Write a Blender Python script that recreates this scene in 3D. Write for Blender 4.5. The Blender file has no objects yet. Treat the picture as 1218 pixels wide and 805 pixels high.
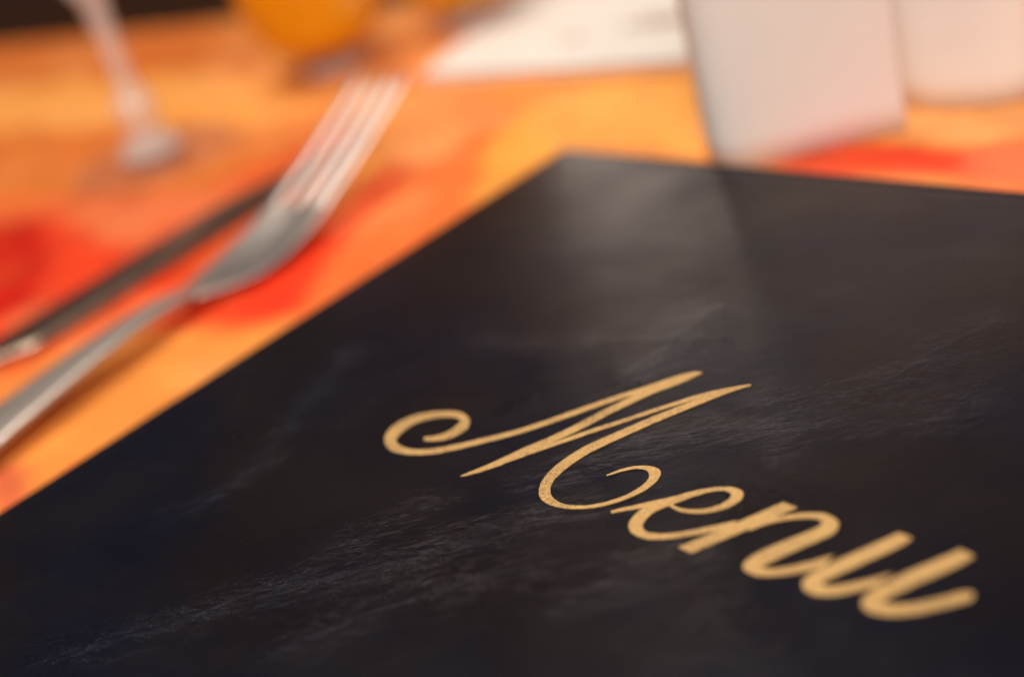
import bpy, bmesh, math, random
import numpy as np
from mathutils import Vector, Matrix, Euler

random.seed(4); np.random.seed(4)
S = bpy.context.scene
COL = S.collection

# ------------------------------------------------------------------ camera
ROT = [[0.705423, -0.160709, 0.690327], [0.664236, 0.489744, -0.564749], [-0.247323, 0.856927, 0.452225]]
CAM = [0.304752, -0.288375, 0.16]
cam_data = bpy.data.cameras.new('camera')
cam_data.sensor_width = 36.0
cam_data.lens = 50.0
cam_data.clip_start = 0.01
cam_data.clip_end = 50
cam = bpy.data.objects.new('camera', cam_data)
COL.objects.link(cam)
m = Matrix(ROT).to_4x4()
m.translation = Vector(CAM)
cam.matrix_world = m
cam_data.dof.use_dof = True
cam_data.dof.focus_distance = 0.281
cam_data.dof.aperture_fstop = 4.1
cam_data.dof.aperture_blades = 9
S.camera = cam

# ------------------------------------------------------------------ world and lamps
w = bpy.data.worlds.new('World'); S.world = w; w.use_nodes = True
w.node_tree.nodes['Background'].inputs[0].default_value = (.056, .054, .060, 1)
w.node_tree.nodes['Background'].inputs[1].default_value = 1.0

def area_lamp(name, az, el, dist, sx, sy, watts, color, target=(.05, -.03, 0)):
    ld = bpy.data.lights.new(name, 'AREA'); ld.shape = 'RECTANGLE'
    ld.size = sx; ld.size_y = sy; ld.energy = watts; ld.color = color
    o = bpy.data.objects.new(name, ld); COL.objects.link(o)
    a, e = math.radians(az), math.radians(el)
    d = Vector((math.cos(a)*math.cos(e), math.sin(a)*math.cos(e), math.sin(e)))
    o.location = Vector(target) + d*dist
    o.rotation_euler = d.to_track_quat('Z', 'Y').to_euler()
    return o
area_lamp('lamp_key', 172, 78, 1.5, .6, .5, 16.5, (1, .87, .74))
area_lamp('lamp_window', 134.0, 12.0, 2.0, .22, .34, 2.4, (1, .80, .66))
area_lamp('lamp_fill', -44, 38, 1.6, .8, .8, 25, (1, .86, .74))

S.view_settings.view_transform = 'Standard'
S.view_settings.look = 'None'
S.view_settings.exposure = 0
S.view_settings.gamma = 1
S.cycles.use_denoising = True
S.cycles.max_bounces = 14
S.cycles.transmission_bounces = 12
S.cycles.sample_clamp_indirect = 6

# ------------------------------------------------------------------ helpers
def mat(name):
    mt = bpy.data.materials.new(name); mt.use_nodes = True
    nt = mt.node_tree
    return mt, nt, nt.nodes['Principled BSDF'], nt.nodes.new, nt.links.new

def noise(nt, scale, detail=4, rough=.55, vec=None, dist=0):
    n = nt.nodes.new('ShaderNodeTexNoise')
    n.inputs['Scale'].default_value = scale; n.inputs['Detail'].default_value = detail
    n.inputs['Roughness'].default_value = rough; n.inputs['Distortion'].default_value = dist
    if vec is not None: nt.links.new(vec, n.inputs['Vector'])
    return n.outputs['Fac']

def mathn(nt, op, a, b=None, c=None, clamp=False):
    n = nt.nodes.new('ShaderNodeMath'); n.operation = op; n.use_clamp = clamp
    for i, v in enumerate((a, b, c)):
        if v is None: continue
        if isinstance(v, (int, float)): n.inputs[i].default_value = v
        else: nt.links.new(v, n.inputs[i])
    return n.outputs[0]

def ramp(nt, fac, stops):
    n = nt.nodes.new('ShaderNodeMapRange'); n.interpolation_type = 'SMOOTHSTEP'
    n.inputs[1].default_value, n.inputs[2].default_value = stops[0], stops[1]
    n.inputs[3].default_value, n.inputs[4].default_value = stops[2], stops[3]
    nt.links.new(fac, n.inputs[0]); return n.outputs[0]

def mixc(nt, fac, a, b):
    n = nt.nodes.new('ShaderNodeMix'); n.data_type = 'RGBA'
    if isinstance(fac, (int, float)): n.inputs[0].default_value = fac
    else: nt.links.new(fac, n.inputs[0])
    for i, v in ((6, a), (7, b)):
        if isinstance(v, tuple): n.inputs[i].default_value = (*v, 1)
        else: nt.links.new(v, n.inputs[i])
    return n.outputs[2]

def bump(nt, height, dist, strength=1, normal=None):
    n = nt.nodes.new('ShaderNodeBump'); n.inputs['Distance'].default_value = dist
    n.inputs['Strength'].default_value = strength
    nt.links.new(height, n.inputs['Height'])
    if normal is not None: nt.links.new(normal, n.inputs['Normal'])
    return n.outputs[0]

def objco(nt): return nt.nodes.new('ShaderNodeTexCoord').outputs['Object']

def mapping(nt, vec, rot=0, scale=(1, 1, 1)):
    n = nt.nodes.new('ShaderNodeMapping'); n.vector_type = 'TEXTURE'; nt.links.new(vec, n.inputs[0])
    n.inputs['Rotation'].default_value = (0, 0, rot); n.inputs['Scale'].default_value = tuple(1/s for s in scale)
    return n.outputs[0]

def mesh_obj(name, verts, faces, material, parent=None, smooth=True, loc=(0, 0, 0)):
    me = bpy.data.meshes.new(name)
    me.from_pydata([tuple(map(float, v)) for v in verts], [], [tuple(map(int, f)) for f in faces])
    if smooth: me.polygons.foreach_set('use_smooth', [True]*len(me.polygons))
    me.materials.append(material)
    o = bpy.data.objects.new(name, me); COL.objects.link(o)
    o.parent = parent; o.location = loc
    return o

def grid_mesh(name, X, Y, Z, material, parent=None, attrs=None, color=None):
    """X,Y,Z arrays [ny,nx]"""
    ny, nx = Z.shape
    co = np.stack([X, Y, Z], -1).reshape(-1, 3).astype(np.float32)
    i = np.arange(ny*nx).reshape(ny, nx)
    q = np.stack([i[:-1, :-1], i[:-1, 1:], i[1:, 1:], i[1:, :-1]], -1).reshape(-1, 4).astype(np.int32)
    me = bpy.data.meshes.new(name)
    me.vertices.add(len(co)); me.vertices.foreach_set('co', co.ravel())
    me.loops.add(q.size); me.loops.foreach_set('vertex_index', q.ravel())
    me.polygons.add(len(q)); me.polygons.foreach_set('loop_start', np.arange(0, q.size, 4, dtype=np.int32))
    me.polygons.foreach_set('loop_total', np.full(len(q), 4, dtype=np.int32))
    me.update(calc_edges=True); me.validate()
    me.polygons.foreach_set('use_smooth', np.ones(len(q), dtype=bool))
    for k, v in (attrs or {}).items():
        a = me.attributes.new(k, 'FLOAT', 'POINT'); a.data.foreach_set('value', v.ravel().astype(np.float32))
    if color is not None:
        a = me.attributes.new('print', 'FLOAT_COLOR', 'POINT')
        c4 = np.concatenate([color.reshape(-1, 3), np.ones((ny*nx, 1))], 1)
        a.data.foreach_set('color', c4.ravel().astype(np.float32))
    me.materials.append(material)
    o = bpy.data.objects.new(name, me); COL.objects.link(o); o.parent = parent
    return o

def slab(name, x0, x1, y0, y1, z0, z1, material, parent=None, bev=.0003):
    bm = bmesh.new(); bmesh.ops.create_cube(bm, size=1)
    for v in bm.verts:
        v.co = Vector(((x0+x1)/2+v.co.x*(x1-x0), (y0+y1)/2+v.co.y*(y1-y0), (z0+z1)/2+v.co.z*(z1-z0)))
    bmesh.ops.bevel(bm, geom=bm.edges[:], offset=bev, segments=2, affect='EDGES')
    me = bpy.data.meshes.new(name); bm.to_mesh(me); bm.free()
    me.materials.append(material)
    o = bpy.data.objects.new(name, me); COL.objects.link(o); o.parent = parent
    return o

def thing(name, label, cat, loc=(0, 0, 0), rz=0, group=None):
    o = bpy.data.objects.new(name, None); COL.objects.link(o)
    o.location = loc; o.rotation_euler = (0, 0, rz); o.empty_display_size = .02
    o['label'] = label; o['category'] = cat
    if group: o['group'] = group
    return o

def lathe(name, prof, material, parent, seg=64, close=False):
    """prof: list of (r,z); open ends at r=0 are capped by a fan"""
    vs, fs = [], []
    rings = []
    for r, z in prof:
        if r < 1e-6:
            rings.append([len(vs)]); vs.append((0, 0, z))
        else:
            rings.append(list(range(len(vs), len(vs)+seg)))
            vs += [(r*math.cos(2*math.pi*k/seg), r*math.sin(2*math.pi*k/seg), z) for k in range(seg)]
    for a, b in zip(rings[:-1], rings[1:]):
        for k in range(seg):
            k2 = (k+1) % seg
            if len(a) == 1: fs.append((a[0], b[k2], b[k]))
            elif len(b) == 1: fs.append((a[k], a[k2], b[0]))
            else: fs.append((a[k], a[k2], b[k2], b[k]))
    o = mesh_obj(name, vs, fs, material, parent)
    bm = bmesh.new(); bm.from_mesh(o.data); bmesh.ops.recalc_face_normals(bm, faces=bm.faces[:]); bm.to_mesh(o.data); bm.free()
    return o

def smooth_prof(pts, n=6):
    return catmull(np.array(pts, float), n)

def catmull(P, n):
    P = np.asarray(P, float)
    Q = np.vstack([2*P[0]-P[1], P, 2*P[-1]-P[-2]])
    out = []
    for i in range(1, len(Q)-2):
        p0, p1, p2, p3 = Q[i-1], Q[i], Q[i+1], Q[i+2]
        for t in np.arange(n)/n:
            out.append(.5*((2*p1)+(-p0+p2)*t+(2*p0-5*p1+4*p2-p3)*t*t+(-p0+3*p1-3*p2+p3)*t**3))
    out.append(Q[-2])
    return np.array(out)

def seg_dist(X, Y, P):
    """distance from grid to polyline P (m), plus parameter 0..1 along it"""
    best = np.full(X.shape, 1e9); par = np.zeros(X.shape)
    n = len(P)-1
    for i in range(n):
        a, b = P[i], P[i+1]; d = b-a; L2 = (d**2).sum()+1e-12
        t = np.clip(((X-a[0])*d[0]+(Y-a[1])*d[1])/L2, 0, 1)
        D = np.hypot(X-a[0]-t*d[0], Y-a[1]-t*d[1])
        k = D < best; best[k] = D[k]; par[k] = (i+t[k])/n
    return best, par

def vnoise(X, Y, scale, seed):
    """smooth value noise in 0..1"""
    r = np.random.RandomState(seed); T = r.rand(128, 128)
    x = X*scale+1000; y = Y*scale+1000
    xi = np.floor(x).astype(int); yi = np.floor(y).astype(int)
    fx = x-xi; fy = y-yi; fx = fx*fx*(3-2*fx); fy = fy*fy*(3-2*fy)
    g = lambda a, b: T[b % 128, a % 128]
    return (g(xi, yi)*(1-fx)+g(xi+1, yi)*fx)*(1-fy)+(g(xi, yi+1)*(1-fx)+g(xi+1, yi+1)*fx)*fy

# ------------------------------------------------------------------ materials
def m_floor():
    mt, nt, b, N, L = mat('dark_floor')
    b.inputs['Base Color'].default_value = (.03, .015, .008, 1); b.inputs['Roughness'].default_value = .7
    n = noise(nt, 3, 5); L(mixc(nt, n, (.34, .11, .03), (.50, .17, .05)), b.inputs['Base Color'])
    return mt

def m_cloth():
    mt, nt, b, N, L = mat('printed_cloth')
    a = N('ShaderNodeAttribute'); a.attribute_name = 'print'
    co = objco(nt)
    n = noise(nt, 60, 5, .6, co)
    d = N('ShaderNodeHueSaturation'); L(a.outputs['Color'], d.inputs['Color'])
    L(ramp(nt, n, (.3, .7, .88, 1.1)), d.inputs['Value'])
    L(d.outputs[0], b.inputs['Base Color'])
    b.inputs['Roughness'].default_value = .55
    b.inputs['Specular IOR Level'].default_value = .18
    wv = noise(nt, 1800, 2, .5, co)
    w2 = noise(nt, 28, 3, .5, co)
    L(bump(nt, wv, .00012, .5, bump(nt, w2, .003, .35)), b.inputs['Normal'])
    return mt

def m_wood():
    mt, nt, b, N, L = mat('varnished_wood')
    co = mapping(nt, objco(nt), 0, (1, 14, 14))
    n = noise(nt, 6, 6, .6, co, 1.5)
    L(mixc(nt, ramp(nt, n, (.3, .7, 0, 1)), (.16, .05, .015), (.34, .13, .04)), b.inputs['Base Color'])
    b.inputs['Roughness'].default_value = .35
    return mt

def m_leather():
    mt, nt, b, N, L = mat('navy_leather')
    co = objco(nt)
    at = N('ShaderNodeAttribute'); at.attribute_name = 'crease'; cr = at.outputs['Fac']
    af = N('ShaderNodeAttribute'); af.attribute_name = 'fan'; fan = af.outputs['Fac']
    # fine grain of the hide: small cells, stretched a little along the pull
    g = mapping(nt, co, math.radians(50), (1, 1.7, 1))
    wob = noise(nt, 260, 3, .6, g)
    vo = N('ShaderNodeTexVoronoi'); vo.inputs['Scale'].default_value = 1250; vo.feature = 'SMOOTH_F1'
    vo.inputs['Smoothness'].default_value = .35
    va = N('ShaderNodeVectorMath'); va.operation = 'MULTIPLY_ADD'
    nv = N('ShaderNodeTexNoise'); nv.inputs['Scale'].default_value = 420; L(g, nv.inputs['Vector'])
    L(nv.outputs['Color'], va.inputs[0]); va.inputs[1].default_value = (.0005,)*3; L(g, va.inputs[2])
    L(va.outputs[0], vo.inputs['Vector'])
    fine = noise(nt, 5200, 2, .5, g)
    # long fan wrinkles that follow the creases
    f1 = mapping(nt, co, math.radians(53), (1, 8, 1))
    f2 = mapping(nt, co, math.radians(38), (1, 9, 1))
    def ridge(vec, sc, dist):
        n = noise(nt, sc, 4, .62, vec, dist)
        a = mathn(nt, 'ABSOLUTE', mathn(nt, 'SUBTRACT', n, .5))
        return ramp(nt, a, (0, .028, 1, 0))
    r1 = ridge(f1, 95, .5); r2 = ridge(f2, 110, .4)
    rid = mathn(nt, 'MAXIMUM', r1, mathn(nt, 'MULTIPLY', r2, .8))
    patch = ramp(nt, noise(nt, 22, 3, .6, co), (.42, .66, 0, 1))
    fmask = mathn(nt, 'ADD', mathn(nt, 'MULTIPLY', patch, .16), mathn(nt, 'MULTIPLY', fan, .55), clamp=True)
    ridm = mathn(nt, 'MULTIPLY', rid, fmask)
    # a few long hair-thin cracks that run with the creases
    f3 = mapping(nt, co, math.radians(50), (1, 5, 1))
    n3 = noise(nt, 62, 5, .58, f3, .35)
    thin = ramp(nt, mathn(nt, 'ABSOLUTE', mathn(nt, 'SUBTRACT', n3, .5)), (0, .009, 1, 0))
    f4 = mapping(nt, co, math.radians(32), (1, 6, 1))
    n4 = noise(nt, 48, 5, .58, f4, .3)
    thin2 = ramp(nt, mathn(nt, 'ABSOLUTE', mathn(nt, 'SUBTRACT', n4, .47)), (0, .008, 1, 0))
    gate = mathn(nt, 'MULTIPLY_ADD', fan, 1.2, mathn(nt, 'MULTIPLY', patch, .22), clamp=True)
    thin = mathn(nt, 'MULTIPLY', mathn(nt, 'MAXIMUM', thin, mathn(nt, 'MULTIPLY', thin2, .8)), gate)
    h = mathn(nt, 'ADD', mathn(nt, 'MULTIPLY', vo.outputs['Distance'], mathn(nt, 'MULTIPLY_ADD', fmask, .45, .25)),
              mathn(nt, 'MULTIPLY', fine, .25))
    nrm = bump(nt, h, .00013, .6)
    nrm = bump(nt, ridm, .00006, .32, nrm)
    nrm = bump(nt, thin, .00006, .55, nrm)
    nrm = bump(nt, wob, .0002, .15, nrm)
    low = noise(nt, 26, 4, .5, co)
    nrm = bump(nt, low, .004, .13, nrm)
    L(nrm, b.inputs['Normal'])
    # colour: near black navy with brownish clouds, paler blue where the hide is stretched
    tone_mix = noise(nt, 16, 5, .6, co)
    c = mixc(nt, ramp(nt, tone_mix, (.35, .65, 0, 1)), (.0030, .0034, .0105), (.0075, .0050, .0062))
    pull = mathn(nt, 'ADD', mathn(nt, 'MULTIPLY', ridm, .08), mathn(nt, 'MULTIPLY', mathn(nt, 'MULTIPLY', cr, ramp(nt, r1, (0, 1, .4, 1))), .30), clamp=True)
    pull = mathn(nt, 'MULTIPLY', pull, ramp(nt, noise(nt, 140, 4, .7, co), (.3, .65, .25, 1)))
    pull = mathn(nt, 'MULTIPLY_ADD', thin, .22, pull, clamp=True)
    c = mixc(nt, pull, c, (.046, .058, .115))
    L(c, b.inputs['Base Color'])
    L(ramp(nt, noise(nt, 40, 5, .6, co), (.3, .7, .27, .36)), b.inputs['Roughness'])
    b.inputs['Specular IOR Level'].default_value = .20
    return mt

def m_foil():
    mt, nt, b, N, L = mat('gold_foil')
    co = objco(nt)
    n = noise(nt, 1900, 4, .75, co)
    n2 = noise(nt, 3200, 2, .6, co)
    n3 = noise(nt, 120, 2, .5, co)
    spots = mathn(nt, 'MULTIPLY', ramp(nt, n2, (.575, .61, 0, 1)), ramp(nt, n3, (.45, .60, 0, 1)))
    c = mixc(nt, ramp(nt, n, (.3, .7, 0, 1)), (.52, .315, .105), (.76, .51, .215))
    c = mixc(nt, spots, c, (.03, .02, .015))
    L(c, b.inputs['Base Color'])
    L(ramp(nt, spots, (0, 1, .50, 0)), b.inputs['Metallic'])
    b.inputs['Roughness'].default_value = .48
    L(bump(nt, n2, .0001, .6, bump(nt, n, .0003, .6)), b.inputs['Normal'])
    return mt

def m_paper(name, c, rough=.6, smudge=None):
    mt, nt, b, N, L = mat(name)
    co = objco(nt)
    n = noise(nt, 35, 4, .6, co)
    L(mixc(nt, n, tuple(v*.96 for v in c), c), b.inputs['Base Color'])
    b.inputs['Roughness'].default_value = rough; b.inputs['Specular IOR Level'].default_value = .15
    L(bump(nt, noise(nt, 900, 3, .6, co), .0001, .4), b.inputs['Normal'])
    b.inputs['Subsurface Weight'].default_value = 0
    return mt

def m_metal(name, c, rough):
    mt, nt, b, N, L = mat(name)
    b.inputs['Base Color'].default_value = (*c, 1); b.inputs['Metallic'].default_value = 1
    co = mapping(nt, objco(nt), 0, (12, 1, 1))
    L(ramp(nt, noise(nt, 60, 3, .6, co), (.3, .7, rough-.04, rough+.06)), b.inputs['Roughness'])
    return mt

def m_glass(name, c=(1, 1, 1), rough=0.0):
    mt, nt, b, N, L = mat(name)
    b.inputs['Base Color'].default_value = (*c, 1); b.inputs['Transmission Weight'].default_value = 1
    b.inputs['Roughness'].default_value = rough; b.inputs['IOR'].default_value = 1.5
    n = noise(nt, 40, 2, .5, objco(nt)); L(bump(nt, n, .0005, .05), b.inputs['Normal'])
    tr = N('ShaderNodeBsdfTransparent'); tr.inputs[0].default_value = (.97, .96, .95, 1)
    mx = N('ShaderNodeMixShader'); mx.inputs[0].default_value = .75      # thin, almost colourless glass
    L(tr.outputs[0], mx.inputs[1]); L(b.outputs[0], mx.inputs[2])
    L(mx.outputs[0], nt.nodes['Material Output'].inputs[0])
    return mt

def m_thin_glass(factor, tone_mix=0):
    mt, nt, b, N, L = mat('thin_clear_glass')
    tr = N('ShaderNodeBsdfTransparent'); tr.inputs[0].default_value = (.97, .96, .95, 1)
    gl = N('ShaderNodeBsdfGlossy'); gl.inputs['Roughness'].default_value = .04
    lw = N('ShaderNodeFresnel'); lw.inputs['IOR'].default_value = 1.5
    L(bump(nt, noise(nt, 40, 2, .5, objco(nt)), .0005, .05), gl.inputs['Normal'])
    mx = N('ShaderNodeMixShader'); L(mathn(nt, 'MULTIPLY', mathn(nt, 'MULTIPLY_ADD', lw.outputs[0], factor, .02, clamp=True), mathn(nt, 'SUBTRACT', 1, N('ShaderNodeNewGeometry').outputs['Backfacing'])), mx.inputs[0])
    L(tr.outputs[0], mx.inputs[1]); L(gl.outputs[0], mx.inputs[2])
    if tone_mix:  # whitish diffuse share: bright glints painted into the glass colour
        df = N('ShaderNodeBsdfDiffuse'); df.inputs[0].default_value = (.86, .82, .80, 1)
        m2 = N('ShaderNodeMixShader'); m2.inputs[0].default_value = tone_mix
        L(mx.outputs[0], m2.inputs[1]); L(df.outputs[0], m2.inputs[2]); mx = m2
    L(mx.outputs[0], nt.nodes['Material Output'].inputs[0])
    return mt

def m_amber():
    mt, nt, b, N, L = mat('amber_drink')
    n = noise(nt, 30, 2, .5, objco(nt))
    c = mixc(nt, n, (1.0, .44, .0), (1.0, .56, .005))
    L(c, b.inputs['Base Color'])
    b.inputs['Roughness'].default_value = .35; b.inputs['Specular IOR Level'].default_value = .2
    b.inputs['Subsurface Weight'].default_value = 1; b.inputs['Subsurface Scale'].default_value = .035
    b.inputs['Subsurface Radius'].default_value = (1, .55, .02)
    tr = N('ShaderNodeBsdfTranslucent'); L(c, tr.inputs[0])
    mx = N('ShaderNodeMixShader'); mx.inputs[0].default_value = .3
    L(b.outputs[0], mx.inputs[1]); L(tr.outputs[0], mx.inputs[2])
    L(mx.outputs[0], nt.nodes['Material Output'].inputs[0])
    return mt

FLOOR, CLOTH, WOOD, LEATHER, FOIL = m_floor(), m_cloth(), m_wood(), m_leather(), m_foil()
PAGE = m_paper('cream_page', (.72, .66, .55))
CARD = m_paper('white_card', (.80, .765, .745), .45)
CARD2 = m_paper('cream_card', (.80, .79, .775), .45)
NAPKIN = m_paper('white_leaflet', (.84, .80, .76), .8)
INK = m_paper('faint_brown_ink', (.62, .47, .38), .6)
STEEL = m_metal('polished_steel', (.84, .78, .74), .35)
STEEL_WORN = m_metal('worn_steel', (.60, .54, .50), .46)
STEEL_DARK = m_metal('knife_steel', (.36, .28, .22), .28)
GLASS = m_glass('clear_glass')
AMBER = m_amber()
THIN_GLASS = m_thin_glass(.45)
GLINT_GLASS = m_thin_glass(1.3, .36)  # stem and tumbler feet, with pale glints painted in
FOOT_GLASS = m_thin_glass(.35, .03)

# ------------------------------------------------------------------ floor, table, tablecloth
fl = slab('floor', -9, 9, -9, 9, -.77, -.75, FLOOR); fl['kind'] = 'structure'

TA = math.radians(13.5)            # the table stands slightly turned against the menu
def from_table(u, v): return (u*math.cos(TA)-v*math.sin(TA), u*math.sin(TA)+v*math.cos(TA))
V_FAR = .1980
tb = slab('table_top', -1.0, .62, -.60, V_FAR-.004, -.034, -.0022, WOOD, None, .003)
tb.rotation_euler = (0, 0, TA); tb['kind'] = 'structure'

PRINT = [[[[-644.7,85.0],[-358.7,114.6],[-272.4,94.4],[-229.6,51.1],[-476.1,4.9]],[0.68,0.19,0.04],8],[[[-482.1,7.8],[-274.0,54.2],[-196.8,44.8],[-154.5,11.1],[-398.5,-31.9]],[0.92,0.42,0.12],8],[[[-395.3,-33.4],[-258.5,-3.7],[-173.8,4.2],[-142.9,37.4],[-95.7,-24.1],[-173.5,-57.7],[-279.6,-88.3]],[0.7,0.2,0.045],9],[[[-201.6,-63.6],[-142.0,-43.9],[-131.7,14.3],[-110.0,17.4],[-55.2,-71.7],[-67.0,-134.2],[-84.9,-150.2],[-121.4,-157.6],[-274.0,-91.0]],[0.76,0.13,0.045],7],[[[-211.5,-69.5],[-160.0,-54.8],[-137.7,-43.0],[-108.5,-33.6],[-110.9,-80.1],[-150.7,-90.2]],[0.8,0.2,0.09],8],[[[-242.0,-98.8],[-205.3,-84.3],[-153.4,-97.3],[-120.4,-124.4],[-134.5,-151.2]],[0.55,0.012,0.004],7],[[[-121.8,-107.4],[-105.3,-66.1],[-99.7,-51.8],[-85.5,-97.1],[-78.8,-133.0],[-93.0,-142.8]],[0.72,0.06,0.015],6],[[[-57.6,-125.1],[-63.5,-99.2],[-64.2,-68.2],[-67.9,-31.9],[-82.5,13.9],[-79.1,37.0],[-63.4,38.9],[-30.9,-27.3],[-21.2,-79.0],[-16.4,-104.0],[-38.3,-113.9]],[0.85,0.05,0.018],8],[[[-128.7,43.2],[-80.2,56.6],[-47.3,26.3],[-41.8,-0.6],[-48.5,-18.3],[-68.1,-12.1]],[0.9,0.36,0.15],7],[[[-36.2,-189.4],[-22.4,-185.6],[-7.6,-192.5],[-12.2,-201.7]],[0.7,0.16,0.09],3],[[[-122.1,-163.0],[-92.1,-137.3],[-62.8,-127.8],[-50.0,-161.2],[-61.7,-191.7]],[0.8,0.28,0.08],5],[[[-62.1,24.2],[-45.0,19.5],[-10.7,-31.9],[-5.4,-69.3],[-5.6,-92.3],[-9.3,-106.5],[-35.9,-66.7],[-57.2,-10.0]],[0.9,0.2,0.06],5],[[[-222.3,-108.4],[-188.6,-82.5],[-123.3,-89.5],[-119.2,-56.2],[-102.5,-45.9],[-78.6,-95.2],[-77.0,-140.0],[-82.6,-154.3],[-112.0,-162.1]],[0.78,0.06,0.018],7],[[[-242.0,-98.8],[-205.3,-84.3],[-155.4,-97.9],[-122.3,-125.0],[-134.5,-151.2]],[0.55,0.012,0.004],7],[[[-54.0,29.0],[-44.2,64.1],[2.8,72.3],[47.8,15.3],[-17.6,15.6],[-13.1,-29.5],[-38.4,0.1]],[0.95,0.45,0.1],6],[[[63.0,23.8],[80.3,32.6],[126.2,33.4],[136.4,17.7],[108.9,11.2],[77.6,10.5]],[0.85,0.05,0.015],6],[[[112.7,40.5],[138.2,47.2],[155.3,10.0],[129.1,11.7]],[0.95,0.19,0.1],8],[[[81.7,63.2],[129.6,65.8],[138.2,47.2],[108.1,39.8],[95.2,34.9]],[0.86,0.4,0.17],4]]
def build_cloth():
    us = np.arange(-1.0, .6201, .0032)
    vs = np.arange(-.60, V_FAR+.0001, .0032)
    vs = np.append(vs, [V_FAR+.003, V_FAR+.005, V_FAR+.006, V_FAR+.0065, V_FAR+.0068, V_FAR+.007])
    U, V = np.meshgrid(us, vs)
    Z = np.zeros_like(U)
    over = [-.0005, -.0018, -.005, -.02, -.06, -.12]
    for k, zz in enumerate(over): Z[len(vs)-6+k, :] = zz
    X = U*math.cos(TA)-V*math.sin(TA); Y = U*math.sin(TA)+V*math.cos(TA)
    C = np.empty(X.shape+(3,)); C[:] = (.86, .33, .085)
    # woven bands along the cloth
    n1 = vnoise(U, V*7, 9, 3)*.6+vnoise(U, V*7, 21, 5)*.4
    C *= (1-.22*(n1-.5))[..., None]
    # warp the outlines of the print a little so that it reads as painted petals and leaves
    wx = (vnoise(X, Y, 70, 11)-.5)*.010; wy = (vnoise(X, Y, 70, 12)-.5)*.010
    # small repeating sprigs outside the large motifs
    sp = vnoise(X+wx, Y+wy, 34, 21)
    k = np.clip((sp-.80)/.06, 0, 1)[..., None]*.55
    C = C*(1-k)+np.array((.80, .11, .03))*k
    for P, c, s in PRINT:
        P = np.array(P)/1000; s = s/1000
        Q = np.vstack([P, P[:1]])
        x0, y0 = P.min(0)-.03; x1, y1 = P.max(0)+.03
        sel = (X > x0) & (X < x1) & (Y > y0) & (Y < y1)
        xs = X[sel]+wx[sel]; ys = Y[sel]+wy[sel]
        D, _ = seg_dist(xs, ys, Q)
        ins = np.zeros(xs.shape, bool)
        for a, b in zip(Q[:-1], Q[1:]):
            cnd = ((a[1] > ys) != (b[1] > ys))
            xi = (b[0]-a[0])*(ys-a[1])/((b[1]-a[1])+1e-12)+a[0]
            ins ^= cnd & (xs < xi)
        sd = np.where(ins, D, -D)
        f = np.clip(sd/s*.5+.5, 0, 1); f = f*f*(3-2*f)
        C[sel] = C[sel]*(1-f[:, None])+np.array(c)*f[:, None]
    mo = vnoise(X+wx*2, Y+wy*2, 24, 61)*.6+vnoise(X, Y, 60, 62)*.4
    k = np.clip((mo-.52)/.2, 0, 1)[..., None]*.22
    C = C*(1-k)+np.array((.95, .50, .25))*k
    k = np.clip((.42-mo)/.2, 0, 1)[..., None]*.22
    C = C*(1-k)+np.array((.66, .15, .03))*k
    C = C*np.array((1.0, .92, .70))
    o = grid_mesh('tablecloth', X, Y, Z, CLOTH, None, color=np.clip(C, 0, 1))
    sol = o.modifiers.new('thick', 'SOLIDIFY'); sol.thickness = .0012; sol.offset = -1
    o['label'] = 'orange tablecloth printed with red patches, spread under everything on the table'
    o['category'] = 'tablecloth'
build_cloth()

# ------------------------------------------------------------------ the menu
menu = thing('menu', 'dark navy leather menu with gold script lettering, lying on the orange cloth', 'menu')
MW, MH, MT = .282, .372, .006
XL, YT = -.0008, .0032            # left and far edges of the board
CREASES = [[[[58.21,-231.31],[64.14,-222.53],[75.32,-210.29],[81.07,-202.1],[84.93,-193.7],[93.39,-185.52],[102.6,-177.02],[109.91,-169.45],[111.85,-163.24],[117.97,-157.06],[125.45,-148.01],[130.88,-142.17],[134.46,-135.67],[135.82,-131.85]],0.8,1.0],[[[85.62,-199.58],[92.59,-188.1],[93.9,-178.31],[95.49,-168.37],[97.59,-160.91],[100.61,-151.71],[107.18,-144.58]],1.0,0.6],[[[103.88,-206.84],[110.78,-192.25],[117.24,-178.85],[130.89,-163.16],[140.18,-152.19]],1.6,0.5],[[[41.98,-191.96],[50.31,-175.34],[48.75,-157.6],[41.62,-144.4],[35.37,-127.18],[25.51,-107.25]],1.8,0.7],[[[114.69,-63.68],[109.68,-75.29],[109.5,-89.3],[108.27,-97.19],[109.12,-104.16]],1.6,0.9],[[[174.7,-47.51],[168.85,-64.39],[163.22,-82.31],[154.63,-91.03],[142.35,-97.2],[134.44,-102.15]],0.8,0.7],[[[192.77,-84.89],[170.52,-94.91],[152.29,-104.12],[140.13,-108.83],[134.52,-113.26],[129.6,-118.4],[125.28,-124.58],[120.6,-132.14],[116.49,-138.19],[111.76,-142.03],[106.57,-145.46]],0.7,0.8],[[[189.67,-78.48],[173.7,-86.87],[161.19,-96.93],[156.03,-109.75],[154.74,-119.22]],0.7,0.5],[[[149.37,-160.53],[152.32,-151.03],[157.87,-145.62],[165.18,-136.82]],1.2,0.5],[[[144.9,-169.13],[150.13,-157.92],[155.85,-149.89]],1.4,0.4],[[[164.34,-26.06],[145.18,-35.25],[134.96,-54.42],[124.97,-73.15]],1.6,0.4],[[[53.48,-100.31],[78.48,-96.19],[101.67,-86.53],[127.11,-76.26]],2.0,0.4],[[[26.58,-56.93],[48.39,-56.32],[67.68,-44.06],[94.93,-44.18]],2.5,0.4]]
CR = [(catmull(np.array(P)/1000, 4), w/1000, h) for P, w, h in CREASES]

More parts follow.
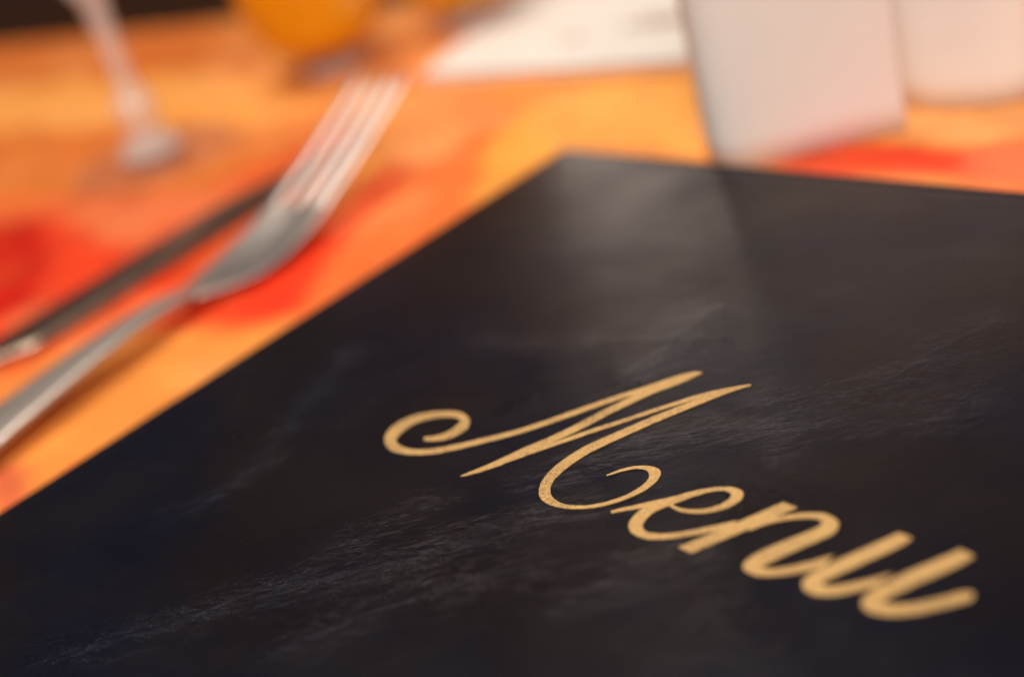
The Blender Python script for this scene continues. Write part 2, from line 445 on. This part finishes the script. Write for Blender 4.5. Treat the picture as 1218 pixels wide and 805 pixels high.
def leather_fields(X, Y):
    X = np.asarray(X, float); Y = np.asarray(Y, float)
    c = np.zeros(X.shape); fan = np.zeros(X.shape); h = np.zeros(X.shape)
    wx = (vnoise(X, Y, 170, 31)-.5)*.0018+(vnoise(X, Y, 600, 33)-.5)*.0004
    wy = (vnoise(X, Y, 170, 32)-.5)*.0018+(vnoise(X, Y, 600, 34)-.5)*.0004
    fade = vnoise(X, Y, 60, 35)
    for P, w_, hh in CR:
        sel = (X > P[:, 0].min()-.02) & (X < P[:, 0].max()+.02) & (Y > P[:, 1].min()-.02) & (Y < P[:, 1].max()+.02)
        if not sel.any(): continue
        D, t = seg_dist(X[sel]+wx[sel], Y[sel]+wy[sel], P)
        ch = P[-1]-P[0]
        t = np.clip(((X[sel]-P[0, 0])*ch[0]+(Y[sel]-P[0, 1])*ch[1])/(ch**2).sum(), 0, 1)
        end = np.clip(np.minimum(t, 1-t)*6, 0, 1); end = end*end*(3-2*end)
        a = np.exp(-(D/(w_*.55))**2)*end*hh*(.35+.65*fade[sel])
        c[sel] = np.maximum(c[sel], a)
        fan[sel] = np.maximum(fan[sel], np.exp(-(D/.0052)**2)*end*hh)
        h[sel] += .00007*a*(w_/.0009)**.5+.00010*np.exp(-(D/.006)**2)*end*hh
    h += (vnoise(X, Y, 28, 41)-.5)*.00035+(vnoise(X, Y, 75, 42)-.5)*.00008
    # pressed line where the leather is turned in round the board
    e = np.minimum(np.minimum(X-XL, MW-X), np.minimum(YT-Y, MH+Y))
    h += -.00022*np.exp(-((e-.0042)/.0009)**2)
    return h, c, fan, e

def build_front_cover():
    r = .0016
    ed = [0, .0001, .0003, .0006, .001, .0014, .0018]
    step = .00046
    xs = np.concatenate([np.array(ed)+XL, np.arange(XL+.0022, MW-.0022, step), MW-np.array(ed[::-1])])
    ys = np.concatenate([[-MH, -MH+.0003, -MH+.001, -MH+.0018], np.arange(-MH+.004, -.262, .004), np.arange(-.260, YT-.0022, step), YT-np.array(ed[::-1])])
    X, Y = np.meshgrid(xs, ys)
    h, c, fan, e = leather_fields(X, Y)
    d = np.clip(e, 0, r)
    Z = MT+h*np.clip(e/.003, 0, 1)-r+np.sqrt(np.clip(r*r-(r-d)**2, 0, None))
    # rounded corners of the board
    # outer skirt
    pad = lambda A, m='edge': np.pad(A, 1, mode=m)
    X, Y, Z, c, fan = pad(X), pad(Y), pad(Z), pad(c), pad(fan)
    Z[0, :] = Z[-1, :] = .0036; Z[:, 0] = Z[:, -1] = .0036
    return grid_mesh('front_cover', X, Y, Z, LEATHER, menu, {'crease': c, 'fan': fan})
build_front_cover()
slab('back_cover', XL, MW, -MH, YT, .0001, .0016, LEATHER, menu, .0005)
for k in range(4):
    slab('page', .002, MW-.004-.0003*k, -MH+.004, YT-.004, .0017+k*.00045, .0017+k*.00045+.0004, PAGE, menu, .0001)
sp = []
for k in range(9):
    a = math.pi*k/8
    sp.append((-.0012*math.sin(a)*1.0+.0008+XL, .0006+.0034*(1-math.cos(a))/2))
n = len(sp); vs = [(x, -.0015, z) for x, z in sp]+[(x, -MH+.0015, z) for x, z in sp]
mesh_obj('spine', vs, [(k, k+1, n+k+1, n+k) for k in range(n-1)], LEATHER, menu)

LETTERS = [[[[80.4,-136.34,81.83,-137.67],[82.27,-135.16,84.31,-136.93],[83.83,-133.66,86.47,-135.55],[84.32,-131.29,87.96,-133.37],[83.99,-128.94,88.53,-130.87],[83.87,-128.59,87.39,-127.9],[84.06,-128.49,83.24,-125.35],[82.1,-127.81,80.11,-125.43],[78.87,-128.8,76.44,-126.57],[75.77,-131.12,72.75,-128.8],[74.35,-133.78,70.27,-131.27],[74.22,-136.75,69.11,-134.37],[74.94,-139.33,69.36,-137.71],[75.22,-139.96,71.63,-141.38],[75.58,-140.22,76.55,-143.91],[77.62,-140.92,79.78,-143.82],[80.43,-141.0,82.32,-143.07],[82.8,-140.56,84.7,-142.33],[85.98,-138.77,88.13,-140.54],[89.49,-135.84,91.57,-137.47],[92.97,-132.14,95.05,-133.78],[95.96,-129.33,97.83,-130.83],[100.9,-123.93,102.77,-125.42],[105.25,-117.11,107.12,-118.61],[108.74,-111.51,110.6,-113.06],[113.53,-104.57,115.16,-106.03],[115.54,-102.04,117.35,-103.67],[118.37,-97.49,119.99,-98.98],[121.62,-93.36,122.81,-94.6],[123.81,-92.81,124.27,-93.38]],[[124.46,-93.08,124.04,-92.67],[123.82,-95.75,121.88,-93.91],[122.72,-98.26,120.15,-95.9],[121.42,-100.6,118.69,-98.14],[119.35,-103.92,116.59,-101.62],[117.79,-107.91,115.18,-105.89],[115.67,-113.06,113.2,-111.23],[114.45,-117.29,111.81,-115.44],[113.15,-121.47,110.53,-119.63],[111.56,-124.96,109.15,-123.22],[109.65,-128.77,107.44,-127.16],[107.72,-132.07,105.47,-130.53],[106.65,-135.86,104.09,-134.19],[105.14,-138.33,102.98,-136.84],[103.49,-140.58,101.83,-139.42],[101.56,-142.91,100.46,-142.13],[99.97,-144.03,99.68,-143.82]],[[103.68,-137.31,104.77,-138.11],[106.49,-133.17,107.64,-134.03],[107.72,-130.92,108.99,-131.86],[109.64,-127.58,111.07,-128.7],[111.89,-124.58,113.31,-125.71],[114.59,-120.22,115.99,-121.38],[117.57,-116.14,118.88,-117.28],[119.09,-114.23,120.33,-115.31],[121.86,-109.91,123.16,-111.07],[124.82,-105.78,126.1,-106.98],[127.78,-101.65,129.04,-102.87],[131.01,-97.8,132.12,-98.99],[134.76,-94.71,135.61,-95.69],[137.26,-93.19,137.55,-93.54]],[[137.31,-93.27,137.61,-93.62],[133.78,-95.54,135.21,-97.05],[131.31,-98.48,133.31,-100.36],[128.77,-103.21,130.87,-105.08],[126.14,-107.77,128.46,-109.76],[123.68,-112.52,126.17,-114.53],[121.41,-117.44,124.05,-119.48],[118.36,-123.6,121.38,-125.6],[117.6,-126.16,120.8,-128.05],[116.78,-129.68,120.41,-130.57],[116.64,-133.84,120.23,-133.42],[117.15,-137.24,120.14,-135.98],[118.54,-140.41,121.16,-138.89],[120.8,-142.73,122.95,-140.79],[123.12,-143.84,125.08,-141.9],[125.75,-144.02,127.23,-142.26],[128.64,-143.51,129.09,-141.97],[131.1,-142.55,130.45,-141.46],[133.35,-141.38,132.51,-140.4],[135.69,-139.3,134.23,-138.94],[137.81,-136.61,136.05,-136.57],[139.27,-133.8,137.32,-134.24],[140.19,-131.02,137.93,-131.77],[140.26,-128.57,137.91,-129.76],[139.46,-126.26,137.4,-128.14],[138.06,-125.2,136.24,-127.19],[135.98,-124.94,134.87,-126.85],[133.48,-125.84,133.42,-127.24],[131.59,-127.16,132.13,-128.19],[130.18,-129.08,130.81,-129.86],[129.08,-131.2,129.38,-131.45]]],[[[137.57,-140.01,138.16,-140.68],[140.18,-137.29,141.06,-138.18],[142.47,-134.77,144.18,-136.15],[144.38,-132.92,146.63,-134.66],[145.93,-131.4,147.99,-133.31],[147.66,-129.33,149.17,-130.94],[150.19,-126.75,151.2,-128.12],[152.81,-125.13,153.5,-126.29],[155.42,-124.32,154.95,-126.09],[157.36,-124.64,155.88,-126.58],[158.5,-125.75,156.28,-127.46],[159.02,-127.41,156.19,-128.63],[158.4,-129.33,155.57,-130.15],[157.24,-131.28,154.62,-131.6],[155.43,-133.1,152.92,-132.83],[153.37,-134.21,151.12,-133.54],[150.94,-134.86,149.33,-133.9],[148.8,-134.76,147.85,-133.71],[146.89,-134.21,146.92,-133.48]],[[143.92,-133.5,147.99,-133.31],[142.9,-136.07,146.88,-134.97],[142.43,-138.17,145.97,-136.71],[142.63,-140.51,145.63,-138.94],[143.64,-142.62,146.29,-141.03],[145.37,-143.89,147.43,-142.08],[147.75,-144.43,149.0,-142.26],[150.13,-144.08,151.1,-141.56],[152.87,-142.72,153.34,-140.31],[155.48,-140.86,155.78,-138.22],[157.94,-138.84,158.25,-135.79],[160.24,-136.61,159.89,-134.18],[161.81,-134.92,161.46,-132.47]]],[[[155.97,-143.48,160.04,-143.94],[158.22,-139.23,162.24,-139.77],[160.47,-135.01,164.47,-135.59],[162.94,-130.26,166.92,-130.9],[165.93,-124.6,169.92,-125.1]],[[164.81,-132.56,165.33,-134.49],[166.42,-130.57,166.92,-131.69],[167.46,-128.91,168.86,-129.8],[169.06,-127.29,170.8,-128.31],[171.23,-125.73,172.7,-127.19],[173.58,-124.5,174.32,-126.68],[176.0,-124.24,175.34,-126.77],[178.08,-124.9,175.77,-127.21],[179.42,-126.13,175.77,-128.14],[180.05,-127.89,174.97,-129.51],[179.67,-129.7,173.83,-131.34],[178.3,-131.92,172.36,-133.85],[176.47,-135.39,170.77,-136.57],[175.15,-138.06,169.61,-139.11],[174.24,-139.97,169.2,-141.19],[173.54,-141.03,169.35,-142.62],[173.46,-141.48,170.04,-143.6],[174.0,-141.52,171.65,-144.32],[175.12,-141.07,174.37,-144.13],[176.76,-139.72,176.83,-142.86],[178.66,-137.98,178.86,-141.36],[180.65,-135.62,180.72,-139.61],[182.57,-133.15,182.5,-137.76]]],[[[188.82,-123.96,192.74,-124.52],[187.58,-126.21,192.23,-127.18],[185.44,-130.14,189.97,-131.36],[183.38,-134.17,187.97,-135.39],[181.89,-137.52,186.51,-138.2],[180.82,-139.94,185.55,-139.98],[180.81,-141.84,185.25,-140.68],[181.77,-143.51,185.63,-140.78],[183.24,-144.43,186.32,-140.45],[185.28,-144.6,187.41,-139.65],[187.24,-143.93,188.65,-138.59],[189.17,-142.5,190.27,-137.13],[191.03,-140.46,192.15,-135.07],[192.78,-138.24,193.92,-132.84]],[[200.03,-123.71,204.02,-124.62],[198.65,-126.15,203.36,-127.25],[196.44,-129.78,201.37,-131.18],[194.34,-133.57,199.29,-134.91],[192.86,-136.82,197.73,-137.92],[191.98,-140.0,196.81,-139.7],[192.2,-142.39,196.73,-140.33],[193.43,-143.94,197.18,-140.33],[195.3,-144.53,198.15,-139.95],[197.72,-144.08,199.55,-139.05],[200.28,-142.91,201.14,-137.7],[202.88,-140.84,202.81,-136.0],[205.46,-138.23,204.41,-134.16],[207.74,-135.64,205.99,-132.29],[208.2,-134.63,206.84,-132.28],[208.04,-133.61,207.62,-132.8]]]]
NAMES = ['capital letter M in swirling gold script', 'gold script letter e', 'gold script letter n', 'gold script letter u']
def build_letter(strokes, label):
    vs, fs = [], []
    for si, st in enumerate(strokes):
        thin = .19 if 'M' in label else {'e': .14, 'n': .20, 'u': .28}[label[-1]]
        st = np.array(st); st = np.hstack([st[:, :2]*(1-thin/2)+st[:, 2:]*thin/2, st[:, 2:]*(1-thin/2)+st[:, :2]*thin/2])
        A = catmull(np.array(st)/1000, 7)
        ker = np.exp(-.5*(np.arange(-9, 10)/3.6)**2); ker /= ker.sum()
        n0 = len(A); wgt = np.clip(np.minimum(np.arange(n0), n0-1-np.arange(n0))/8., 0, 1)[:, None]
        if n0 > 24:
            pad = np.pad(A, ((9, 9), (0, 0)), mode='edge')
            sm = np.stack([np.convolve(pad[:, c], ker, mode='valid') for c in range(4)], 1)
            A = A*(1-wgt)+sm*wgt
        K = 6
        base = len(vs)
        prev = len(A)
        pts = np.zeros((prev, K+1, 2))
        for k in range(K+1):
            t = k/K; pts[:, k] = A[:, :2]*(1-t)+A[:, 2:]*t
        # very slightly ragged foil edge
        jit = (vnoise(pts[..., 0], pts[..., 1], 1500, 51+si)-.5)*.00016
        nrm = A[:, 2:]-A[:, :2]; nrm /= (np.linalg.norm(nrm, axis=1)[:, None]+1e-9)
        pts[:, 0] -= nrm*jit[:, 0, None]; pts[:, K] += nrm*jit[:, K, None]
        h, _, _, _ = leather_fields(pts[..., 0], pts[..., 1])
        top = MT+h+.00007+.000012*si
        lo = top-.0004
        for i in range(prev):
            vs.append((pts[i, 0, 0], pts[i, 0, 1], lo[i, 0]))
            for k in range(K+1): vs.append((pts[i, k, 0], pts[i, k, 1], top[i, k]))
            vs.append((pts[i, K, 0], pts[i, K, 1], lo[i, K]))
        R = K+3
        for i in range(prev-1):
            for k in range(R-1):
                a = base+i*R+k; fs.append((a, a+1, a+R+1, a+R))
        fs.append(tuple(base+k for k in range(R))); fs.append(tuple(base+(prev-1)*R+k for k in range(R))[::-1])
    o = mesh_obj('letter', vs, fs, FOIL, menu, smooth=False)
    bm = bmesh.new(); bm.from_mesh(o.data); bmesh.ops.recalc_face_normals(bm, faces=bm.faces[:])
    # every top face must look up
    up = [f for f in bm.faces if abs(f.normal.z) > .8 and f.normal.z < 0]
    if up: bmesh.ops.reverse_faces(bm, faces=up)
    bm.to_mesh(o.data); bm.free()
    o['label'] = label
for st, lb in zip(LETTERS, NAMES): build_letter(st, lb)

# ------------------------------------------------------------------ cutlery
def strip_solid(name, rows, material, parent, pw=.8):
    """rows: list of (t, half_width, z_mid, thickness, x_offset, dish); rounded cross section along local y"""
    M_ = 14
    vs, fs = [], []
    for t, hw, z, th, xo, dish in rows:
        for k in range(M_):
            a = 2*math.pi*k/M_
            cx, cz = math.cos(a), math.sin(a)
            x = hw*math.copysign(abs(cx)**pw, cx); zz = th/2*math.copysign(abs(cz)**pw, cz)
            vs.append((xo+x, t, z+zz+dish*(x/max(hw, 1e-6))**2))
    for i in range(len(rows)-1):
        for k in range(M_):
            a = i*M_+k; b = i*M_+(k+1) % M_
            fs.append((a, b, b+M_, a+M_))
    fs.append(tuple(range(M_))[::-1]); fs.append(tuple(range((len(rows)-1)*M_, len(rows)*M_)))
    o = mesh_obj(name, vs, fs, material, parent)
    bm = bmesh.new(); bm.from_mesh(o.data); bmesh.ops.recalc_face_normals(bm, faces=bm.faces[:]); bm.to_mesh(o.data); bm.free()
    return o

FZ = catmull(np.array([(-.150, .0016), (-.11, .0042), (-.08, .0068), (-.05, .0082), (-.025, .0078), (-.005, .0042), (.012, .0026), (.03, .0048), (.05, .0115), (.07, .0195), (.094, .0300)]), 8)
def fz(t): return float(np.interp(t, FZ[:, 0], FZ[:, 1]))
def interp_rows(tab, t0, t1, n, th, xo=0, dish=None):
    T = np.linspace(t0, t1, n); tt, ww = zip(*tab)
    c = catmull(np.array(tab), 8)
    return [(t, float(np.interp(t, c[:, 0], c[:, 1])), fz(t), th, xo, 0 if dish is None else dish(t)) for t in T]

fork_rz = math.radians(9.3)
fork = thing('fork', 'silver dinner fork lying beside the menu, tines pointing away and up', 'fork', (-.054, -.097, 0), fork_rz)
strip_solid('handle', interp_rows([(-.150, .002), (-.147, .0095), (-.13, .0110), (-.10, .0098), (-.06, .0074), (-.03, .0052), (-.012, .0046)], -.150, -.012, 40, .0030), STEEL_WORN, fork, .5)
strip_solid('head', interp_rows([(-.014, .0044), (-.004, .0092), (.006, .0130), (.02, .0139), (.034, .0134), (.040, .0130)], -.014, .040, 26, .0019, 0, lambda t: .0022*max(0, min(1, (t+.01)/.03))), STEEL, fork)
for k in range(4):
    xo = (k-1.5)*.0071
    rows = []
    for t in np.linspace(.037, .094, 22):
        s = (t-.037)/.057
        hw = .0022*(1-.30*s); 
        if s > .93: hw *= .65
        d = .0022*(xo/.0121)**2*(1-.6*s)
        rows.append((t, hw, fz(t)+d, .0021-.0006*s, xo*(1-.04*s), 0))
    strip_solid('tine', rows, STEEL, fork, .45)

knife = thing('knife', 'steel table knife lying on the far side of the fork', 'knife', (-.0965, -.160, 0), math.atan2(.011, .136))
def build_knife():
    # blade: flat, one straight back, one curved edge
    rows = []
    vs, fs = [], []
    T = np.linspace(0, .164, 40)
    for t in T:
        s = t/.164
        left = -.0125+ (0 if s < .55 else .0205*((s-.55)/.45)**2.2)
        right = .0125-.0008*s
        if s < .06: left = -.0045-.004*(s/.06); right = .0045+.004*(s/.06)
        left = min(left, right-.0008)
        mid = right*.35+left*.65
        for x, z in ((left, .0012), (mid, .0024), (right-.0006, .0030), (right, .0024), (right-.0006, .0008), (mid, .0008)):
            vs.append((x, t, z))
    n = 6
    for i in range(len(T)-1):
        for k in range(n):
            a = i*n+k; b = i*n+(k+1) % n; fs.append((a, b, b+n, a+n))
    fs.append(tuple(range(n))[::-1]); fs.append(tuple(range(len(vs)-n, len(vs))))
    o = mesh_obj('blade', vs, fs, STEEL_DARK, knife)
    bm = bmesh.new(); bm.from_mesh(o.data); bmesh.ops.recalc_face_normals(bm, faces=bm.faces[:]); bm.to_mesh(o.data); bm.free()
    rows = []
    for t, hw, th in ((.004, .0046, .0040), (.0, .0056, .0056), (-.004, .0060, .0064), (-.010, .0056, .0058), (-.03, .0064, .0060), (-.06, .0074, .0062), (-.085, .0084, .0064), (-.094, .0078, .0058), (-.098, .004, .0035)):
        rows.append((t, hw, .0034, th, 0, 0))
    strip_solid('handle', rows, STEEL, knife)
build_knife()

# ------------------------------------------------------------------ glasses
wine = thing('wine_glass', 'clear stemmed wine glass standing behind the knife', 'wine glass', (-.1960, -.0290, 0))
pf = smooth_prof([(0, .0006), (.020, .0006), (.0315, .0006), (.0330, .0013), (.0325, .0021), (.024, .0030), (.012, .0048), (0, .0052)], 4)
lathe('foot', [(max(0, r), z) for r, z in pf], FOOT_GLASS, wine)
pf = smooth_prof([(0, .0040), (.0120, .0044), (.0122, .0062), (.0095, .0100), (.0060, .0150), (.0078, .0200), (.0086, .0235), (.0072, .0275), (.0046, .032), (.0040, .040), (.0043, .055), (.0058, .067), (.0085, .0720), (0, .0735)], 4)
lathe('stem', [(max(0, r), z) for r, z in pf], GLINT_GLASS, wine)
pf = smooth_prof([(0, .0740), (.0095, .0745), (.022, .082), (.033, .098), (.0375, .120), (.0360, .145), (.0325, .172), (.0318, .1735), (.0312, .172), (.0346, .145), (.0361, .120), (.0317, .0995), (.021, .0845), (.009, .0775), (0, .0760)], 4)
lathe('bowl', [(max(0, r), z) for r, z in pf], THIN_GLASS, wine)

def tumbler(loc, label, size=1.0):
    t = thing('tumbler', label, 'glass', loc, 0, 'round tumblers of orange drink')
    p = smooth_prof([(0, .0006), (.010, .0006), (.0150, .0010), (.0200, .0040), (.0260, .0110), (.0305, .0220), (.0325, .0350), (.0328, .050), (.0315, .070), (.0305, .080), (.0299, .081), (.0294, .080), (.0304, .069), (.0316, .050), (.0312, .036), (.0290, .0225), (.0235, .0120), (.014, .0062), (0, .0048)], 4)
    lathe('foot', [(0, .0002), (.0125, .0002), (.0135, .0010), (.0120, .0035), (.0100, .0052), (0, .0054)], GLINT_GLASS, t)
    lathe('glass_body', [(max(0, r), z+.005) for r, z in p], THIN_GLASS, t)
    d = smooth_prof([(0, .0052), (.013, .0065), (.0228, .0122), (.0284, .0228), (.0308, .0362), (.0312, .050), (.0308, .062), (.0300, .0625), (0, .0625)], 4)
    lathe('drink', [(max(0, r), z+.005) for r, z in d], AMBER, t)
    t.scale = (size, size, .9)
tumbler((-.1940, .0660, 0), 'round tumbler of orange drink nearer the wine glass, straight behind the fork tips')
tumbler((-.1640, .1200, 0), 'round tumbler of orange drink standing farther back, beside the corner of the white leaflet', .85)

# ------------------------------------------------------------------ white leaflet lying flat
LR = math.atan2(.0824-.0577, -.012+.129)
leaf = thing('leaflet', 'white folded leaflet lying flat behind the menu with faint print', 'leaflet', (-.129, .0577, 0), LR)
for k, (dx, dz) in enumerate(((0, .0004), (.0006, .0016))):
    X, Y = np.meshgrid(np.linspace(0, .165, 34), np.linspace(0, .100, 22))
    Z = dz+.0012*np.sin(Y*30+k)**2*k+0.0006*k*np.clip(1-Y/.03, 0, 1)**2
    xx = X+Y*(-.16)
    o = grid_mesh('sheet', xx+dx, Y, Z, NAPKIN, leaf)
    so = o.modifiers.new('thick', 'SOLIDIFY'); so.thickness = .0006
for (x, y, wd) in ((.072, .040, .026), (.078, .046, .018), (.050, .028, .010)):
    slab('printed_mark', x, x+wd, y, y+.0032, .0032, .00335, INK, leaf, .00005)

# ------------------------------------------------------------------ standing folded cards
def standing_card(loc, rz, plan, height, material, label, lean=0):
    t = thing('place_card', label, 'card', loc, rz, 'white cards standing behind the menu')
    P = catmull(np.array(plan), 8)
    vs, fs = [], []
    H = 12
    for j in range(H+1):
        z = .0003+height*j/H
        for x, y in P: vs.append((x+lean*z, y+.0008*math.sin(3*j/H+x*60), z))
    n = len(P)
    for j in range(H):
        for k in range(n-1):
            a = j*n+k; fs.append((a, a+1, a+n+1, a+n))
    o = mesh_obj('panel', vs, fs, material, t)
    so = o.modifiers.new('thick', 'SOLIDIFY'); so.thickness = .0005; so.offset = 0
    return t
standing_card((.0745, .0275, 0), math.radians(33), [(-.030, .030), (-.031, .010), (-.0285, -.002), (-.022, -.0062), (-.010, -.005), (.006, -.002), (.0265, .001)], .105, CARD, 'tall white folded card standing right behind the far edge of the menu')
standing_card((.1035, .0680, 0), math.radians(14), [(-.0195, .026), (-.0232, .010), (-.0215, -.001), (-.0125, -.0062), (0, -.0075), (.010, -.006), (.0170, -.001), (.0185, .012)], .100, CARD2, 'cream white curved card standing in the back, at the right of the larger card')
